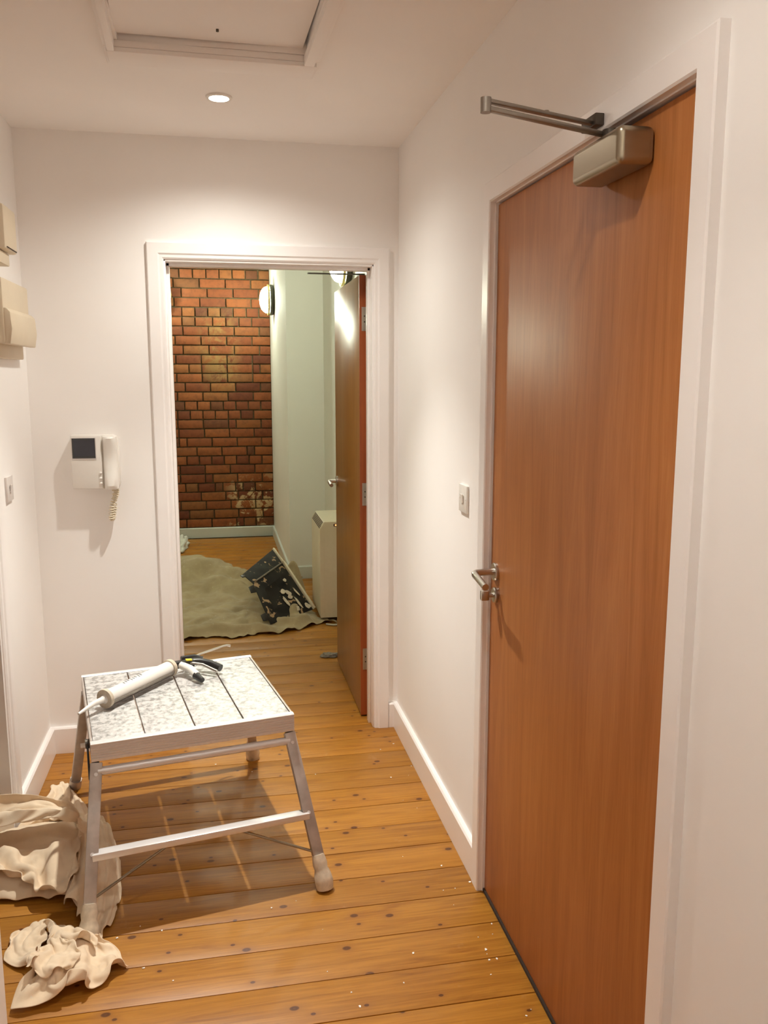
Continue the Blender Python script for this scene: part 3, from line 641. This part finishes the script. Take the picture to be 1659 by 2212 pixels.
def drape(gr, b, r, t, l, nu, nv, eu=1.2, ev=1.1, nf=5, amp_=0.04, seed=0, steps=5, pin=6, bend=0.25, lift=0.004, wob=0.8, across=0.0, lean=0.7):
    S = coons(b, r, t, l, nu, nv); rs = np.random.RandomState(seed)
    X = np.zeros((nv, nu, 3)); X[..., :2] = S
    U, V = np.meshgrid(np.linspace(0, 1, nu), np.linspace(0, 1, nv))
    ph = sum(rs.uniform(-1, 1) * np.sin(rs.uniform(1, 3.5) * math.pi * V + rs.uniform(0, 6.3) + rs.uniform(-2, 2) * U) for _ in range(3)) * wob
    ph2 = sum(rs.uniform(-1, 1) * np.sin(rs.uniform(1, 3.5) * math.pi * U + rs.uniform(0, 6.3)) for _ in range(3)) * wob
    env = np.clip(np.minimum(np.minimum(U, 1 - U), np.minimum(V, 1 - V)) * 9, 0.25, 1)
    mod = 0.55 + 0.45 * np.sin(rs.uniform(2, 5) * V + rs.uniform(2, 5) * U + rs.uniform(0, 6))
    base = gr.at(X[..., 0], X[..., 1]) + lift
    wu = env * mod * (0.5 + 0.5 * np.sin(2 * math.pi * nf * U + 2 * ph)) ** 1.3; wv = across * env * (0.5 + 0.5 * np.sin(2 * math.pi * nf * 0.8 * V + 2 * ph2))
    X[..., 2] = base; fl_ = np.linalg.norm(np.diff(X, axis=1), axis=2).sum(1).mean(); amp = 0.01
    while amp < 0.12:          # fold height that takes up the spare cloth
        X[..., 2] = base + amp * (wu + wv)
        if np.linalg.norm(np.diff(X, axis=1), axis=2).sum(1).mean() > fl_ * eu: break
        amp += 0.003
    X[..., 2] += 0.001 * rs.rand(nv, nu)
    flat = X.copy(); flat[..., 2] = 0
    du_ = np.gradient(S, axis=1); du_ /= np.maximum(np.linalg.norm(du_, axis=2), 1e-6)[..., None]; dv_ = np.gradient(S, axis=0); dv_ /= np.maximum(np.linalg.norm(dv_, axis=2), 1e-6)[..., None]
    rise = (X[..., 2] - base)[..., None]; tip_ = np.sin(3 * V + ph)[..., None]
    X[..., :2] += lean * rise * np.clip(env * 1.25 - 0.3, 0, 1)[..., None] * (du_ * tip_ + dv_ * 0.4 * np.sin(4 * U + ph2)[..., None])
    Lu = np.linalg.norm(flat[:, 1:] - flat[:, :-1], axis=2) * eu; Lv = np.linalg.norm(flat[1:] - flat[:-1], axis=2) * ev
    pinned = np.zeros((nv, nu), bool)
    if pin:
        pinned[0, ::pin] = pinned[-1, ::pin] = True; pinned[::pin, 0] = pinned[::pin, -1] = True
    home = X.copy(); home[..., 2] = gr.at(X[..., 0], X[..., 1]) + lift
    def cons(A, B, Lr, k):
        d = B - A; n = np.linalg.norm(d, axis=2); c = (k * 0.5 * (n - Lr) / np.maximum(n, 1e-6))[..., None] * d; return c
    def pull(ax, gap, Lr, k):
        n_ = X.shape[ax]
        for o in range(gap * 2):
            ia = np.arange(o, n_ - gap, gap * 2)
            if len(ia) == 0: continue
            if ax == 1:
                c = cons(X[:, ia], X[:, ia + gap], Lr[:, ia], k); X[:, ia] += c; X[:, ia + gap] -= c
            else:
                c = cons(X[ia], X[ia + gap], Lr[ia], k); X[ia] += c; X[ia + gap] -= c
    ea = (flat[:, 1:] - flat[:, :-1])[:-1] * eu; eb = (flat[1:] - flat[:-1])[:, :-1] * ev
    D1, D2 = np.linalg.norm(ea + eb, axis=2), np.linalg.norm(eb - ea, axis=2)
    def shear(k):
        for o in (0, 1):
            j = np.arange(o, nv - 1, 2)
            c = cons(X[j, :-1], X[j + 1, 1:], D1[j], k); X[j, :-1] += c; X[j + 1, 1:] -= c
            c = cons(X[j, 1:], X[j + 1, :-1], D2[j], k); X[j, 1:] += c; X[j + 1, :-1] -= c
    cu = np.concatenate([np.zeros((nv, 1)), np.cumsum(Lu, 1)], 1); cv = np.concatenate([np.zeros((1, nu)), np.cumsum(Lv, 0)], 0)
    L2u, L2v, L4u, L4v = cu[:, 2:] - cu[:, :-2], cv[2:] - cv[:-2], cu[:, 4:] - cu[:, :-4], cv[4:] - cv[:-4]
    vel = np.zeros_like(X); dt = 0.012
    for it in range(steps):
        old = X.copy(); vel[..., 2] -= 0.8 * dt; X += vel * dt
        for _ in range(5):
            pull(1, 1, Lu, 0.9); pull(0, 1, Lv, 0.9); shear(0.6)
            pull(1, 2, L2u * 0.96, bend * 0.5); pull(0, 2, L2v * 0.96, bend * 0.5)
            pull(1, 4, L4u * 0.90, bend * 0.35); pull(0, 4, L4v * 0.90, bend * 0.35)
            f = gr.at(X[..., 0], X[..., 1]) + lift; hit = X[..., 2] < f
            X[..., 2] = np.where(hit, f, X[..., 2])
            X[..., :2] = np.where(hit[..., None], X[..., :2] * 0.4 + old[..., :2] * 0.6, X[..., :2])
            X[pinned] = home[pinned]
        vel = np.clip((X - old) / dt, -1.5, 1.5) * 0.93
    for _ in range(2):
        Q = X.copy(); Q[1:-1, 1:-1] = 0.5 * X[1:-1, 1:-1] + 0.125 * (X[:-2, 1:-1] + X[2:, 1:-1] + X[1:-1, :-2] + X[1:-1, 2:]); X[:] = Q
    gr.lay(X); return X
def cloth(name, grids, mat, label, thick=0.0028):
    vs, fs = [], []
    for G in grids:
        nv, nu, _ = G.shape; o = len(vs); vs += [tuple(p) for p in G.reshape(-1, 3)]
        fs += [(o + j * nu + i, o + j * nu + i + 1, o + (j + 1) * nu + i + 1, o + (j + 1) * nu + i) for j in range(nv - 1) for i in range(nu - 1)]
    me = bpy.data.meshes.new(name); me.from_pydata(vs, [], fs); me.materials.append(MATS[mat])
    for p in me.polygons: p.use_smooth = True
    o = bpy.data.objects.new(name, me); C.objects.link(o)
    so = o.modifiers.new('thickness', 'SOLIDIFY'); so.thickness = thick; so.offset = 1
    sub = o.modifiers.new('smooth', 'SUBSURF'); sub.levels = 1; sub.render_levels = 1
    return tag(o, label, 'dust sheet', 'beige canvas dust sheets')
# sheet bunched on the boards nearest the viewer
g = Ground(-0.75, -0.1, 1.8, 2.5, 0.005)
g.hill(-0.44, 2.16, 0.07, 0.10, 0.035)
parts_ = [
    drape(g, [(-0.54, 1.985), (-0.44, 1.98), (-0.37, 2.01), (-0.275, 2.115)], [(-0.275, 2.115), (-0.31, 2.18), (-0.36, 2.23)], [(-0.53, 2.18), (-0.47, 2.24), (-0.40, 2.26), (-0.36, 2.23)], [(-0.54, 1.985), (-0.545, 2.07), (-0.53, 2.18)], 56, 44, 1.40, 1.10, 2.3, 0.05, 4, pin=0, bend=0.3),
    drape(g, [(-0.53, 2.15), (-0.515, 2.20), (-0.50, 2.26)], [(-0.50, 2.26), (-0.515, 2.32), (-0.53, 2.375)], [(-0.615, 2.29), (-0.58, 2.34), (-0.53, 2.375)], [(-0.53, 2.15), (-0.565, 2.175), (-0.605, 2.21), (-0.615, 2.29)], 34, 40, 1.22, 1.08, 2.0, 0.035, 9, pin=0, bend=0.5),
    drape(g, [(-0.49, 2.19), (-0.44, 2.15), (-0.36, 2.175)], [(-0.36, 2.175), (-0.37, 2.21), (-0.40, 2.24), (-0.45, 2.29)], [(-0.53, 2.31), (-0.50, 2.34), (-0.47, 2.33), (-0.45, 2.29)], [(-0.49, 2.19), (-0.515, 2.25), (-0.53, 2.31)], 40, 36, 1.42, 1.12, 1.6, 0.05, 21, pin=0, bend=0.5, lift=0.006),
    drape(g, [(-0.53, 2.06), (-0.47, 2.04), (-0.41, 2.06)], [(-0.41, 2.06), (-0.40, 2.12), (-0.43, 2.18)], [(-0.51, 2.17), (-0.48, 2.20), (-0.43, 2.18)], [(-0.53, 2.06), (-0.53, 2.11), (-0.51, 2.17)], 34, 32, 1.38, 1.15, 1.3, 0.045, 33, pin=0, bend=0.5, lift=0.006),
]
cloth('dust_sheet', parts_, 'dust_cloth', 'crumpled beige canvas sheet bunched on the boards nearest the viewer')
# sheet heaped under the platform, trailing out through the left doorway
g = Ground(-1.4, -0.2, 2.1, 3.5, 0.006)
g.hill(-0.55, 2.66, 0.12, 0.10, 0.05).hill(-0.42, 2.58, 0.05, 0.20, 0.05, -0.15)
parts_ = [
    drape(g, [(-1.3, 2.46), (-0.68, 2.49), (-0.60, 2.47), (-0.50, 2.46), (-0.40, 2.36)], [(-0.40, 2.36), (-0.37, 2.60), (-0.43, 2.90)], [(-1.3, 2.78), (-0.74, 2.84), (-0.62, 2.86), (-0.43, 2.90)], [(-1.3, 2.46), (-1.3, 2.78)], 60, 30, 1.06, 1.22, 2.0, 0.03, 3, pin=6, bend=0.35, across=1.0),
    drape(g, [(-0.70, 2.80), (-0.62, 2.79), (-0.54, 2.78), (-0.45, 2.80)], [(-0.45, 2.80), (-0.47, 2.92), (-0.51, 3.04), (-0.575, 3.16)], [(-0.655, 3.20), (-0.625, 3.24), (-0.60, 3.22), (-0.575, 3.16)], [(-0.70, 2.80), (-0.69, 2.94), (-0.675, 3.06), (-0.655, 3.20)], 52, 48, 1.38, 1.06, 3.0, 0.04, 12, pin=0, bend=0.45),
    drape(g, [(-0.48, 2.40), (-0.41, 2.31), (-0.365, 2.245), (-0.34, 2.30)], [(-0.34, 2.30), (-0.325, 2.42), (-0.34, 2.60), (-0.38, 2.75), (-0.42, 2.86)], [(-0.50, 2.84), (-0.46, 2.86), (-0.42, 2.86)], [(-0.48, 2.40), (-0.46, 2.50), (-0.48, 2.66), (-0.50, 2.84)], 44, 64, 1.55, 1.03, 4.0, 0.05, 5, pin=12, bend=0.22, wob=0.5),
    drape(g, [(-0.98, 2.48), (-0.68, 2.50), (-0.62, 2.465), (-0.57, 2.42), (-0.49, 2.41), (-0.45, 2.46)], [(-0.45, 2.46), (-0.46, 2.56), (-0.47, 2.65)], [(-0.98, 2.62), (-0.70, 2.61), (-0.56, 2.64), (-0.47, 2.65)], [(-0.98, 2.48), (-0.98, 2.62)], 72, 26, 1.32, 1.08, 4.0, 0.035, 17, pin=0, bend=0.35, lift=0.006),
    drape(g, [(-1.2, 2.55), (-0.69, 2.575), (-0.55, 2.60), (-0.44, 2.62)], [(-0.44, 2.62), (-0.46, 2.68), (-0.49, 2.76)], [(-1.2, 2.75), (-0.73, 2.79), (-0.60, 2.78), (-0.49, 2.76)], [(-1.2, 2.55), (-1.2, 2.75)], 62, 40, 1.12, 1.5, 1.5, 0.03, 8, pin=0, bend=0.25, across=2.2, lift=0.008),
]
cloth('dust_sheet', parts_, 'dust_cloth', 'beige canvas sheet heaped under the platform and through the left doorway')
# sheet on the far room floor
g = Ground(-1.1, 0.9, 4.6, 7.2, 0.012)
g.hill(-0.20, 6.35, 0.42, 0.30, 0.17, -0.15).hill(0.49, 5.76, 0.06, 0.09, 0.30, 0.6).hill(0.12, 6.05, 0.25, 0.18, 0.10)
parts_ = [drape(g, [(-0.85, 4.86), (-0.23, 4.95), (-0.09, 4.99), (0.02, 4.95), (0.10, 4.94), (0.2, 5.0), (0.30, 4.98), (0.47, 5.05), (0.60, 5.16), (0.72, 5.15)], [(0.72, 5.15), (0.595, 5.30), (0.58, 5.6), (0.55, 5.86)],
                [(-0.85, 6.75), (-0.3, 6.62), (-0.05, 6.5), (0.15, 6.25), (0.35, 5.95), (0.55, 5.86)], [(-0.85, 4.86), (-0.85, 6.75)], 110, 90, 1.14, 1.08, 6.0, 0.07, 14, pin=10, bend=0.5, across=0.8, wob=1.3, lean=0.5)]
cloth('dust_sheet', parts_, 'dust_cloth_room', 'wide beige canvas sheet spread on the far room floor under the tray')

# ------------------------------------------------------------------ far room: shell
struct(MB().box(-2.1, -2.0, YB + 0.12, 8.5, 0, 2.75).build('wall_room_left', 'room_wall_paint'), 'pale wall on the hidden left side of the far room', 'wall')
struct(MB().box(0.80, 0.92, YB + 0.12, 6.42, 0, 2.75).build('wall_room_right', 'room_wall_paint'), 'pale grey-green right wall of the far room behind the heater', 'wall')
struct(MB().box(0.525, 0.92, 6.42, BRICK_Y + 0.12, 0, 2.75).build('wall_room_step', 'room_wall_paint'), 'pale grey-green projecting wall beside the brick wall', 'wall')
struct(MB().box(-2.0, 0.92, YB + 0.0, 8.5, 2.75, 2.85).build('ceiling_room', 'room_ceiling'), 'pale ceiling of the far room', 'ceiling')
bw = MB().box(-2.0, 0.53, BRICK_Y + 0.008, BRICK_Y + 0.14, 0, 2.75).build('wall_brick', 'mortar')
struct(bw, 'exposed red brick end wall of the far room', 'wall')
CZ, BH = 0.0866, 0.0755
row0 = 0.098
bmesh_cache = {}
def brick_mesh(wd):
    wd = round(wd, 3)
    if wd not in bmesh_cache:
        o = MB().box(-wd / 2, wd / 2, -0.011, 0.03, -BH / 2, BH / 2).build('brick', 'brick', bw, bevel=0.004, loc=(0, 0, 0)); bmesh_cache[wd] = o.data
        bpy.data.objects.remove(o)
    return bmesh_cache[wd]
rows = int((2.70 - row0) / CZ); far = MB()
for r in range(rows):
    z = row0 + CZ * (r + 0.5); top = rows - 1 - r
    header = (top in (2, 6, 17, 22)) or (r % 9 == 4)
    x = 0.525 - (0.10 if r % 2 else 0.205)
    first = True; x = 0.522
    k = 0
    while x > -1.98:
        if k == 0: wd = 0.095 if r % 2 else 0.165
        else:
            wd = rnd.choice([0.222, 0.224, 0.226]) if not header else rnd.choice([0.105, 0.107, 0.110])
            if rnd.random() < 0.12: wd = rnd.choice([0.105, 0.150, 0.060])
        xc = x - wd / 2; x -= wd + rnd.choice([0.010, 0.011, 0.012]); k += 1
        if xc < -0.78:
            far.box(xc - wd / 2, xc + wd / 2, BRICK_Y - 0.011, BRICK_Y + 0.02, z - BH / 2, z + BH / 2); continue
        o = bpy.data.objects.new('brick', brick_mesh(wd)); C.objects.link(o); o.parent = bw
        o.location = (xc, BRICK_Y + rnd.uniform(-0.003, 0.003), z + rnd.uniform(-0.0015, 0.0015)); o.rotation_euler = (0, rnd.uniform(-0.008, 0.008), 0)
tag(far.build('brickwork_beyond', 'brick', bw), kind='stuff')
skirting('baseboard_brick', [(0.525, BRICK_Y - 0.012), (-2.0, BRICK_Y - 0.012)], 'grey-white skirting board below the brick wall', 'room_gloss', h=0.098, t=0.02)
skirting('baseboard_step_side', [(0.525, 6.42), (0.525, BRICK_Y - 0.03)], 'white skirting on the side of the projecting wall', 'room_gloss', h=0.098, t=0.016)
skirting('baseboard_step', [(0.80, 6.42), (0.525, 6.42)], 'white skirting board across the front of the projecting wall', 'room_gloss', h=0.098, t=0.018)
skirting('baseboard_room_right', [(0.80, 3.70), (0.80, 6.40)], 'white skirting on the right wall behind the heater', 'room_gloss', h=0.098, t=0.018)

# ------------------------------------------------------------------ far room: open door
d2 = thing('door_2', (0.636, 3.675, 0), 'open wooden door of the far room standing square to the doorway', 'door', kind='structure')
ang = math.radians(1.0)
MB().box(0.612, 0.656, 3.672, 4.436, 0.008, 1.972).build('leaf', 'veneer_room', d2, bevel=0.0015)
MB().box(0.612, 0.6565, 3.664, 3.672, 0.008, 1.972).build('hinge_edge', 'lipping', d2)
for z in (1.79, 1.033, 0.275):
    h = MB().box(0.622, 0.655, 3.6625, 3.6645, z - 0.05, z + 0.05).build('hinge', 'steel', d2)
    for dz in (-0.036, -0.012, 0.012, 0.036):
        MB().tube([(0.634 + 0.010 * (abs(dz) > 0.02), 3.6626, z + dz), (0.634 + 0.010 * (abs(dz) > 0.02), 3.6612, z + dz)], 0.0032, 8).build('screw', 'dark_metal', h)
hd2 = MB().lathe([(0.026, 0.0), (0.026, -0.007), (0.022, -0.010)], lambda a, b, h: (0.612 + h, 4.380 + a, 1.006 + b), 20).build('handle', 'steel', d2, smooth=True)
MB().tube([(0.612, 4.38, 1.006), (0.580, 4.38, 1.006), (0.570, 4.377, 1.006), (0.566, 4.36, 1.004), (0.566, 4.27, 0.998)], 0.0095, 12).build('lever', 'steel', hd2, smooth=True)
arm = MB().bar((0.640, 3.80, 1.990), (0.405, 3.775, 1.987), 0.016, 0.005, (0, 1, 0)).build('closer_arm', 'dark_metal', d2)
MB().box(0.628, 0.658, 3.78, 3.83, 1.972, 1.992).build('arm_bracket', 'dark_metal', arm)
MB().box(0.665, 0.715, 3.76, 3.96, 1.905, 1.965).build('closer_body', 'satin_nickel', d2, bevel=0.008)

# ------------------------------------------------------------------ far room: wall lamps
def wall_lamp(fn, base, label):
    """fn(a,b,h): a,b in the wall plane, h out of the wall"""
    t = thing('wall_lamp', base, label, 'wall lamp', 'round glass wall lamps in the far room')
    MB().lathe([(0.10, 0.0), (0.125, 0.004), (0.132, 0.018), (0.132, 0.034), (0.10, 0.036)], fn, 32).build('back_plate', 'lamp_back', t, smooth=True)
    m = MB(); seg = 32; prof = [(0.110, 0.040), (0.134, 0.040), (0.134, 0.056), (0.110, 0.056)]
    vs = [fn(r * math.cos(2 * math.pi * k / seg), r * math.sin(2 * math.pi * k / seg), h) for r, h in prof for k in range(seg)]
    m.add(vs, [(i * seg + k, i * seg + (k + 1) % seg, ((i + 1) % 4) * seg + (k + 1) % seg, ((i + 1) % 4) * seg + k) for i in range(4) for k in range(seg)])
    m.build('brass_band', 'brass', t, smooth=True)
    for k in range(3):
        a = 2 * math.pi * k / 3 + 0.4
        MB().tube([fn(0.118 * math.cos(a), 0.118 * math.sin(a), 0.034), fn(0.118 * math.cos(a), 0.118 * math.sin(a), 0.060)], 0.005, 8).build('clip', 'brass', t)
    prof = [(0.112, 0.060)] + [(0.112 * math.cos(q), 0.062 + 0.062 * math.sin(q)) for q in [math.pi / 2 * i / 7 for i in range(1, 7)]] + [(0.006, 0.124)]
    MB().lathe(prof, fn, 32).build('glass_bowl', 'lamp_glass', t, smooth=True)
wall_lamp(lambda a, b, h: (0.525 - h, 7.70 + a, 2.205 + b), (0.525, 7.70, 2.205), 'lit round wall lamp on the projecting wall next to the brick wall')
wall_lamp(lambda a, b, h: (0.80 - h, 5.12 + a, 2.205 + b), (0.80, 5.12, 2.205), 'lit round wall lamp seen above the top of the open far door')
wall_lamp(lambda a, b, h: (-0.505 + a, BRICK_Y - 0.012 - h, 2.285 + b), (-0.505, BRICK_Y, 2.285), 'lit wall lamp on the brick wall mostly hidden by the left door frame')

# ------------------------------------------------------------------ far room: storage heater
ht = thing('storage_heater', (0.70, 5.42, 0), 'cream storage heater with sloping grille standing by the right wall', 'heater')
prof = [(0.612, 0.030), (0.612, 0.598), (0.640, 0.648), (0.795, 0.648), (0.795, 0.030)]
MB().prism(prof, 5.20, 5.66, lambda p, q, s: (p, s, q)).build('case', 'cream_plastic', ht, bevel=0.003)
nx, nz = -0.873, 0.488
for k in range(5):
    t0 = 0.10 + 0.17 * k; pa = (0.612 + 0.028 * t0, 0.598 + 0.050 * t0); pb = (0.612 + 0.028 * (t0 + 0.09), 0.598 + 0.05 * (t0 + 0.09))
    MB().prism([(pa[0], pa[1]), (pa[0] + nx * 0.0015, pa[1] + nz * 0.0015), (pb[0] + nx * 0.0015, pb[1] + nz * 0.0015), (pb[0], pb[1])], 5.23, 5.63, lambda p, q, s: (p, s, q)).build('grille_slot', 'dark_metal', ht)
MB().box(0.700, 0.735, 5.1985, 5.2005, 0.618, 0.634).build('switch_window', 'joint_dark', ht)
MB().box(0.708, 0.722, 5.1970, 5.1988, 0.622, 0.630).build('neon_light', 'red_neon', ht)
for yy in (5.24, 5.60): MB().box(0.63, 0.78, yy, yy + 0.03, 0.0, 0.032).build('foot', 'dark_metal', ht)
MB().box(0.6385, 0.6395, 5.199, 5.2002, 0.03, 0.60).build('seam', 'meter_plastic', ht)
MB().tube([(0.760, 5.40, 0.648), (0.762, 5.44, 0.700), (0.775, 5.52, 0.745), (0.797, 5.62, 0.752)], 0.006, 8).build('power_cable', 'cable', ht, smooth=True)
cb = MB().tube([(0.640, 5.14, 0.006), (0.68, 5.11, 0.007), (0.72, 5.10, 0.010), (0.745, 5.13, 0.022), (0.75, 5.19, 0.03), (0.755, 5.24, 0.045)], 0.006, 8).build('power_cable', 'cable', ht, smooth=True)

# ------------------------------------------------------------------ far room: paint tray, cloth scraps, rail
A_, B_, C_, D_ = Vector((0.290, 5.075, 0.045)), Vector((0.585, 5.345, 0.050)), Vector((0.405, 5.575, 0.318)), Vector((0.195, 5.265, 0.262))
E_, F_ = Vector((0.352, 5.72, 0.382)), Vector((0.134, 5.375, 0.296))
tr = thing('paint_tray', (0.40, 5.25, 0.02), 'black paint-splashed plastic tray propped up on the far dust sheet', 'paint tray')
def panel(q, th, name, mat, sub=1):
    q = [Vector(p) for p in q]; nrm = (q[1] - q[0]).cross(q[-1] - q[0]).normalized() * th
    n = len(q); return MB().add([p for p in q] + [p - nrm for p in q], [tuple(range(n)), tuple(range(2 * n - 1, n - 1, -1))] + [(i, n + i, n + (i + 1) % n, (i + 1) % n) for i in range(n)]).build(name, mat, tr, bevel=0.0015)
ab, ad = (B_ - A_), (D_ - A_)
base = panel([A_, B_, C_, D_], 0.006, 'base_panel', 'tray_plastic')
panel([D_, C_, E_, F_], 0.006, 'folded_flap', 'tray_plastic')
ribm = lambda a, b, n_: MB().tube([a + n_ * 0.004, b + n_ * 0.004], 0.006, 6)
nb = ab.cross(ad).normalized()
ribm(D_.lerp(C_, 0.08), D_.lerp(C_, 0.95), nb).build('fold_ridge', 'grey_cloth', tr)
MB().bar(B_ + nb * 0.008, C_ + nb * 0.008, 0.020, 0.016, tuple(nb)).build('painted_rim', 'cream_plastic', tr, bevel=0.003)
MB().bar(C_ + nb * 0.006, E_ + nb * 0.006, 0.016, 0.014, tuple(nb)).build('painted_rim', 'cream_plastic', tr, bevel=0.003)
for tt in (0.10, 0.78):
    p = A_.lerp(D_, tt); e = (D_ - A_).normalized(); o_ = -(B_ - A_).normalized()
    panel([p, p + e * 0.055, p + e * 0.050 + o_ * 0.045, p + e * 0.004 + o_ * 0.045], 0.006, 'tab', 'black_plastic')
p = F_.lerp(D_, 0.1); e = (D_ - F_).normalized(); panel([p, p + e * 0.03, p + e * 0.028 - ab.normalized() * 0.03, p - ab.normalized() * 0.03], 0.005, 'tab', 'black_plastic')
sr = random.Random(4)
for (u_, v_, r1, r2, rot) in ((0.52, 0.62, 0.022, 0.018, 0.3), (0.62, 0.55, 0.016, 0.030, 0.6), (0.50, 0.36, 0.011, 0.042, 0.15), (0.62, 0.44, 0.018, 0.016, 0), (0.66, 0.14, 0.020, 0.020, 1.0), (0.74, 0.26, 0.010, 0.045, 0.1), (0.90, 0.12, 0.022, 0.024, 0.5), (0.66, 0.86, 0.012, 0.012, 0), (0.80, 0.50, 0.007, 0.04, 0.2)):
    c = A_ + ab * u_ + ad * v_; e1 = ab.normalized(); e2 = nb.cross(e1)
    pts = []
    for k in range(11):
        a = 2 * math.pi * k / 11; rr = sr.uniform(0.75, 1.2); x_, y_ = r1 * rr * math.cos(a), r2 * rr * math.sin(a)
        pts.append(c + e1 * (x_ * math.cos(rot) - y_ * math.sin(rot)) + e2 * (x_ * math.sin(rot) + y_ * math.cos(rot)))
    n = len(pts)
    MB().add([q + nb * 0.0005 for q in pts] + [q + nb * 0.003 for q in pts], [tuple(range(n)), tuple(range(2 * n - 1, n - 1, -1))] + [(i, n + i, n + (i + 1) % n, (i + 1) % n) for i in range(n)]).build('paint_splash', 'tape', base)

def lump(name, c, sx, sy, sz, mat, label, cat, seed):
    bm = bmesh.new(); bmesh.ops.create_icosphere(bm, subdivisions=4, radius=1.0)
    from mathutils import noise as nz_
    for v in bm.verts:
        d = 1 + 0.35 * nz_.fractal(v.co * 1.6 + Vector((seed, 0, 0)), 0.8, 2.0, 4)
        v.co = Vector((v.co.x * sx * d, v.co.y * sy * d, max(0.0, (v.co.z * 0.75 + 0.25) * sz * d)))
    me = bpy.data.meshes.new(name); bm.to_mesh(me); bm.free(); me.materials.append(MATS[mat])
    for p in me.polygons: p.use_smooth = True
    o = bpy.data.objects.new(name, me); C.objects.link(o); o.location = c
    return tag(o, label, cat)
lump('cloth_wad', (0.585, 4.53, 0.001), 0.050, 0.030, 0.022, 'grey_cloth', 'small grey wad of lint on the floor by the open far door', 'rag', 2.0)
lump('white_bundle', (-0.375, 7.82, 0.001), 0.085, 0.25, 0.10, 'white_cloth', 'white bundle on the floor below the brick wall by the door frame', 'bundle', 5.0)
gr = thing('wall_rail', (-0.55, BRICK_Y - 0.05, 1.165), 'short white rail end on the brick wall beside the left door frame', 'rail')
MB().tube([(-0.72, 8.215, 1.166), (-0.388, 8.215, 1.166), (-0.383, 8.215, 1.166)], [0.016, 0.016, 0.010], 12).build('bar', 'white_plastic', gr, smooth=True)
for x in (-0.69, -0.50): MB().tube([(x, 8.215, 1.166), (x, BRICK_Y, 1.166)], 0.012, 10).build('bracket', 'white_plastic', gr, smooth=True)
